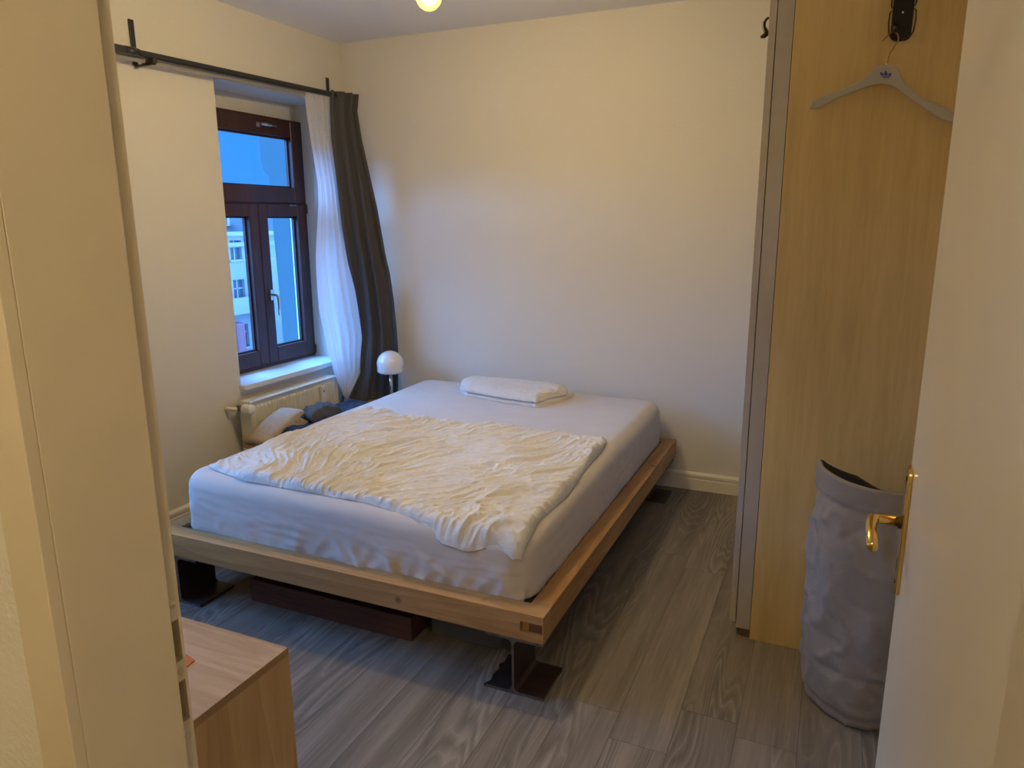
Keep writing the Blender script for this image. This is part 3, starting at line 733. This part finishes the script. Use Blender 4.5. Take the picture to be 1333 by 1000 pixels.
# ------------------------------------------------------------------ plywood cabinet by the door
zc = .65; P0 = at(375, 843, 2, zc); CX1, CY1 = P0.x, P0.y; CX0 = CX1-.80; CY0 = YF+.02
cb = thing('plywood_cabinet', ((CX0+CX1)/2, (CY0+CY1)/2, 0), 'plywood box cabinet with visible layered edge standing beside the doorway', 'cabinet')
th = .018
top = link('top_panel', (lambda bm: (bbox(bm, (CX0, CY0, zc-th), (CX1, CY1, zc)), bm_mesh(bm))[1])(bmesh.new()), [M['plytop'], M['plyedge']], cb)
for p in top.data.polygons:
    if abs(p.normal.z) < .5: p.material_index = 1
box('side_panel', (CX1-th, CY0, 0), (CX1, CY1, zc-th-.0005), M['ply'], cb)
box('side_panel', (CX0, CY0, 0), (CX0+th, CY1, zc-th-.0005), M['ply'], cb)
box('back_panel', (CX0+th, CY0, 0), (CX1-th, CY0+th, zc-th-.0005), M['ply'], cb)
box('bottom_panel', (CX0+th, CY0+th, .02), (CX1-th, CY1, .038), M['ply'], cb)
box('door_panel', (CX0+th+.002, CY1-th, .040), (CX1-th-.002, CY1-.001, zc-th-.003), M['ply'], cb)
oc = [at(u, v, 2, zc) for u, v in ((253.5, 861), (241, 852), (228, 862), (236, 876))]
tag(prism('paper_card', [Vector((p.x, p.y, zc+.0003)) for p in oc], (0, 0, .003), M['orange']), 'small orange card lying on the plywood cabinet top', 'card')

# ------------------------------------------------------------------ radiator under the window
ra = thing('radiator', (.075, -.78, .10), 'cream ribbed panel radiator under the window sill', 'radiator')
ry0, ry1, rz0, rz1 = -1.165, -.385, .105, .578; rx0, rx1 = .040, .118
def ribbed():
    n = 24; V, F = [], []; pts = []
    pitch = (ry1-ry0-.03)/n
    y = ry0+.015; pts.append((ry0, rx1-.012)); 
    for i in range(n):
        pts += [(y+pitch*.10, rx1-.012), (y+pitch*.26, rx1-.005), (y+pitch*.74, rx1-.005), (y+pitch*.90, rx1-.012)]; y += pitch
    pts.append((ry1, rx1-.012))
    for (yy, xx) in pts: V += [(xx, yy, rz0), (xx, yy, rz0+.030), (xx, yy, rz1-.030), (xx, yy, rz1)]
    out = []
    for i, (yy, xx) in enumerate(pts):
        out += [(rx1-.012, yy, rz0), (rx1-.012, yy, rz0+.022), (xx, yy, rz0+.036), (xx, yy, rz1-.036), (rx1-.012, yy, rz1-.022), (rx1-.012, yy, rz1)]
    V = out; k = 6
    for i in range(len(pts)-1):
        for j in range(k-1): F.append((i*k+j, (i+1)*k+j, (i+1)*k+j+1, i*k+j+1))
    return pyd(V, F)
link('ribbed_front', ribbed(), M['radiator'], ra)
box('panel_body', (rx0, ry0, rz0), (rx1-.0125, ry1, rz1), M['radiator'], ra, .004)
box('top_grille', (rx0-.004, ry0-.004, rz1), (rx1+.002, ry1+.004, rz1+.010), M['radiator'], ra, .003)
box('side_cover', (rx0-.004, ry0-.005, rz0), (rx1, ry0-.0005, rz1), M['radiator'], ra, .002)
box('side_cover', (rx0-.004, ry1+.0005, rz0), (rx1, ry1+.005, rz1), M['radiator'], ra, .002)
hc = box('heat_meter', (rx1-.002, -.566, .43), (rx1+.020, -.530, .552), M['plastic'], ra, .004)
box('display', (rx1+.0195, -.553, .512), (rx1+.0206, -.543, .526), M['black'], hc)
for yy in (-1.0, -.55): box('wall_bracket', (.0005, yy-.02, .2), (rx0, yy+.02, .5), M['radiator'], ra)
vz = .556
tube('supply_pipe', [(.002, -1.235, vz), (.045, -1.235, vz), (.060, -1.225, vz), (.064, -1.165, vz)], .011, M['radiator'], ra)
lathe('valve_body', [(.0, -.018), (.016, -.016), (.018, .0), (.016, .022), (.012, .03)], (.070, -1.205, vz), M['steelcut'], ra, 18, 'X')
lathe('thermostat_head', [(0.016, 0), (.026, .004), (.028, .014), (.025, .036), (.028, .058), (.026, .066), (0, .067)], (.094, -1.200, vz), M['plastic'], ra, 22, 'X')
# ------------------------------------------------------------------ curtain rail and curtains
rl = thing('curtain_rail', (.09, -1.7, 2.30), 'dark double curtain rail on flat wall brackets above the windows', 'curtain rail')
rz = lambda y: 2.331+(y+1.0)*.020
def bar(name, x, ya_, yb_, dz, hw, hh, mat):
    V = []
    for y in (ya_, yb_):
        for a, b in ((-hw, -hh), (hw, -hh), (hw, hh), (-hw, hh)): V.append((x+a, y, rz(y)+dz+b))
    bm = bmesh.new(); bm.from_mesh(pyd(V, [(0, 1, 5, 4), (1, 2, 6, 5), (2, 3, 7, 6), (3, 0, 4, 7), (0, 3, 2, 1), (4, 5, 6, 7)]))
    bmesh.ops.bevel(bm, geom=bm.edges[:], offset=.003, segments=2, affect='EDGES'); return link(name, bm_mesh(bm), mat, rl)
bar('dark_track', .118, -3.40, -1.700, .002, .012, .016, M['rail'])
bar('dark_track', .112, -1.690, -.225, .002, .012, .014, M['rail'])
bar('dark_rib', .128, -1.690, -.225, -.004, .004, .004, M['rail'])
bar('silver_track', .075, -3.40, -.47, -.018, .010, .010, M['rail2'])
tube('track_coupler', [(.118, -1.73, rz(-1.7)+.003), (.118, -1.66, rz(-1.7)+.003)], .018, M['rail'], rl, 12)
for yb2 in (-3.1, None, -.155):
    if yb2 is None: a = at(170, 25, 0, .006); yb2 = a[1]; zt = a[2]
    else: zt = 2.47
    br = box('wall_bracket', (.001, yb2-.013, rz(yb2)-.03), (.009, yb2+.013, zt), M['rail'], rl, .002)
    box('bracket_arm', (.009, yb2-.010, rz(yb2)-.038), (.125, yb2+.010, rz(yb2)-.030), M['rail'], br, .002)
    boxes('track_clip', [((.060, yb2-.012, rz(yb2)-.030), (.09, yb2+.012, rz(yb2)-.027)), ((.100, yb2-.012, rz(yb2)-.030), (.132, yb2+.012, rz(yb2)-.009))], M['rail'], br)

def drape(left, right, nr, nc, folds, amp, phase, thick, ampz=lambda t: 1.0):
    """left, right: lists of 3D points from top to bottom; cloth hangs in folds between them"""
    V, F = [], []
    for k in range(nr+1):
        t = k/nr; a = lerp_poly(left, t); b = lerp_poly(right, t); d = b-a
        n = Vector((d.y, -d.x, 0)); n = n.normalized() if n.length > 1e-6 else Vector((1, 0, 0))
        if n.x < 0: n = -n
        for i in range(nc+1):
            u = i/nc
            w = folds*u+.25*nz(u*3+phase, t*1.6)+.12*math.sin(t*3+phase)
            env = min(1, 6*min(u, 1-u)+.15)
            off = amp*ampz(t)*(math.sin(2*math.pi*w)*.85+.18*math.sin(2*math.pi*w*2.3+phase))*env+.006*nz(u*7, t*5, phase)
            V.append(a+d*u+n*off)
    W = nc+1
    for k in range(nr):
        for i in range(nc): F.append((k*W+i, k*W+i+1, (k+1)*W+i+1, (k+1)*W+i))
    me = pyd(V, F); return me
def solid(o, th):
    md = o.modifiers.new('thickness', 'SOLIDIFY'); md.thickness = th; md.offset = 0
SL = [(121, 396), (146, 399), (176, 404), (238, 414), (265, 415), (330, 411), (351, 411.5), (404, 416), (454, 426), (483, 434.5), (512, 446), (522, 449)]
SRt = [(121, 431), (146, 431), (176, 432), (238, 441), (265, 445), (330, 455), (351, 458), (404, 466), (440, 471.5), (486, 469), (512, 456), (523, 451)]
def sx(v): return interp(v, [121, 300, 450, 530], [.078, .09, .135, .165])
sl_ = [at(u, v, 0, sx(v)) for v, u in SL]
def sr_pt(v, u):
    p = at(u, v, 0, sx(v)+.02)
    return p if p.y < -.07 else at(u, v, 1, -.07)
sr_ = [sr_pt(v, u) for v, u in SRt]
sc_ = thing('sheer_curtain', (.1, -.35, .4), 'white sheer curtain hanging bunched beside the window', 'curtain')
o = link('voile', drape(sl_, sr_, 90, 80, 4.5, .011, 1.3, .001), M['sheer'], sc_, True)
DL = [(117, 430), (146, 430), (176, 431), (238, 438), (300, 446), (330, 451), (380, 460), (440, 464), (486, 456), (512, 446), (540, 440)]
DR = [(123, 467), (146, 465), (180, 470.5), (231, 482), (272, 491), (330, 501.6), (356, 507.6), (397, 513.7), (428, 517), (457, 518.5), (502, 518), (528, 516)]
def dxl(v): return interp(v, [117, 300, 440, 540], [.118, .125, .11, .12])
def dl_pt(v, u):
    p = at(u, v, 0, dxl(v)); return p if p.y < -.06 else at(u, v, 1, -.06)
dl_ = [dl_pt(v, u) for v, u in DL]; dr_ = [at(u, v, 1, -.085) for v, u in DR]
dc = thing('blackout_curtain', (.25, -.15, .35), 'dark grey blackout curtain hanging in folds in the room corner', 'curtain')
o = link('cloth', drape(dl_, dr_, 120, 130, 3.2, .030, .4, .002, lambda t: .62+.35*t), M['darkcurtain'], dc, True); solid(o, .003)
for i in range(5):
    p = lerp_poly(dl_, 0.005)*(1-i/4.6)+lerp_poly(dr_, 0.005)*(i/4.6)
    if i < 2: tube('curtain_hook', [(p.x, p.y-.01, p.z-.012), (.112, p.y-.01, rz(p.y)-.004)], .002, M['rail'], dc, 6)
for i in range(4):
    y = -.46+i*.07; tube('curtain_hook', [(.08, y, 2.305), (.08, y, rz(y)-.026)], .0018, M['rail2'], sc_, 6)

# ------------------------------------------------------------------ bench with clothes and lamp between bed and window wall
bn = thing('bedside_bench', (.37, -.72, 0), 'low pine bench between the bed and the radiator', 'bench')
for i in range(3): box('seat_board', (.185+i*.113, -1.32, .372), (.293+i*.113, -.145, .394), M['benchwood'], bn, .003)
for x in (.205, .475):
    for y in (-1.28, -.20): box('leg', (x, y, 0), (x+.036, y+.036, .372), M['benchwood'], bn, .003)
lp = thing('table_lamp', (.433, -.225, .394), 'white opal glass table lamp on a chrome stem by the bed', 'lamp')
lathe('base', [(0, .0), (.055, 0), (.055, .008), (.02, .014), (0, .014)], (.433, -.225, .394), M['chrome'], lp, 32)
tube('stem', [(.433, -.225, .405), (.433, -.225, .61)], .0115, M['chrome'], lp, 16)
Rg = .088; cz = .662
prof = [(0, -.062)]+[(.066+.0*k, -.062) for k in (0,)]+[(.066+.022*math.sin(R(a)), -.040-.022*math.cos(R(a))) for a in range(15, 90, 15)]
prof += [(Rg*math.cos(R(a)), .0+Rg*.98*math.sin(R(a))) for a in range(-14, 90, 8)]+[(0, Rg*.98)]
lathe('lamp_shade', prof, (.433, -.225, cz), M['opal'], lp, 48)
def cloth_pile(name, front, right, back, left, thick, seed, mat, base, amp=.02):
    f = lambda x, y, u, v: amp*nz(x*7+seed, y*7)+.6*amp*max(0, ridge(x*9, y*6+seed))**3+.25*amp*ridge(x*25, y*21, seed)
    me = quilt(front, right, back, left, 60, 60, thick, lambda x, y: base(x, y), f, seed, .06); return link(name, me, mat, None, True)
bz_ = lambda x, y: .394
cl = cloth_pile('folded_trousers', [(.365, -1.24), (.51, -1.24)], [(.51, -1.24), (.515, -.45)], [(.22, -.42), (.515, -.45)], [(.365, -1.24), (.36, -1.0), (.30, -.93), (.22, -.42)], .062, 4.0, M['denim'], bz_)
tag(cl, 'dark blue trousers lying crumpled on the bench beside the bed', 'trousers')
ob = lambda x, y: .455+.02*math.sin((y+1)*9)
cl2 = cloth_pile('crumpled_shirt', [(.31, -.99), (.44, -1.04)], [(.44, -1.04), (.46, -.80)], [(.24, -.72), (.46, -.80)], [(.31, -.99), (.24, -.72)], .045, 9.0, M['olive'], lambda x, y: .470, .02)
tag(cl2, 'olive grey shirt lying crumpled on top of the dark trousers', 'shirt')
bb = [Vector((.30, -1.30, .397)), Vector((.30, -1.05, .525)), Vector((.30, -1.03, .485)), Vector((.30, -1.27, .397))]
rollp = []
cu = thing('canvas_pouch', (.38, -1.15, .394), 'beige canvas pouch lying beside the crumpled clothes near the radiator', 'pouch')
def slab(p0, p1, x0, x1, th):
    n = 24; V, F = [], []; d = (Vector(p1)-Vector(p0)); l = d.length; d.normalize(); nr = Vector((0, -d.z, d.y))
    for s in range(n+1):
        t = s/n; hgt = th*(math.sin(math.pi*min(1, max(0, .06+.9*t)))**.35)
        for k in range(13):
            a = math.pi*k/12; x = x0+(x1-x0)*(.5-.5*math.cos(a)); V.append(Vector((x, p0[1]+d.y*l*t, p0[2]+d.z*l*t))+nr*hgt*(math.sin(a)**.4)+Vector((0, 0, .004*nz(x*11, t*4))))
        for k in range(13):
            a = math.pi*k/12; x = x0+(x1-x0)*(.5-.5*math.cos(a)); V.append(Vector((x, p0[1]+d.y*l*t, p0[2]+d.z*l*t)))
    w = 26
    for s in range(n):
        for k in range(12): F.append((s*w+k, s*w+k+1, (s+1)*w+k+1, (s+1)*w+k)); F.append((s*w+13+k, (s+1)*w+13+k, (s+1)*w+14+k, s*w+14+k))
    bm = bmesh.new(); bm.from_mesh(pyd(V, F)); bmesh.ops.remove_doubles(bm, verts=bm.verts[:], dist=1e-5); return bm_mesh(bm)
link('pouch_body', slab((0, -1.31, .397), (0, -1.00, .510), .18, .355, .042), M['beige'], cu, True)
tube('flap_roll', [(.19, -1.305, .418), (.27, -1.308, .420), (.35, -1.305, .418)], .022, M['beige'], cu, 14)

# ------------------------------------------------------------------ ceiling lamps
LB = at(558, -4, 2, 2.375)
pb = thing('pendant_bulb', LB, 'glowing warm bare bulb hanging from the bedroom ceiling', 'ceiling lamp')
lathe('glow', [(0, -.028)]+[(.028*math.cos(R(a)), .028*math.sin(R(a))) for a in range(-80, 81, 10)]+[(0, .028)], LB, M['bulb'], pb, 28)
lathe('glass_globe', [(0, -.047)]+[(.047*math.cos(R(a)), .047*math.sin(R(a))) for a in range(-80, 71, 10)]+[(.014, .052)], LB, M['bulbglass'], pb, 36)
lathe('socket', [(.0, .050), (.020, .050), (.022, .060), (.022, .105), (.012, .118), (0, .118)], LB, M['black'], pb, 24)
tube('cord', [LB+Vector((0, 0, .115)), Vector((LB.x, LB.y, H-.03))], .0035, M['black'], pb, 8)
lathe('ceiling_rose', [(0, -.034), (.03, -.034), (.045, -.0), (0, 0)], (LB.x, LB.y, H), M['plastic'], pb, 28)
HL = Vector((2.95, -4.75, 2.50))
hl = thing('hall_lamp', HL, 'round opal ceiling lamp in the hallway behind the doorway', 'ceiling lamp')
lathe('globe', [(0, -.11)]+[(.11*math.cos(R(a)), .11*math.sin(R(a))) for a in range(-80, 81, 10)]+[(0, .11)], HL, M['hallbulb'], hl, 32)
lathe('mount', [(.0, .108), (.05, .108), (.06, .203), (0, .203)], HL, M['plastic'], hl, 28)
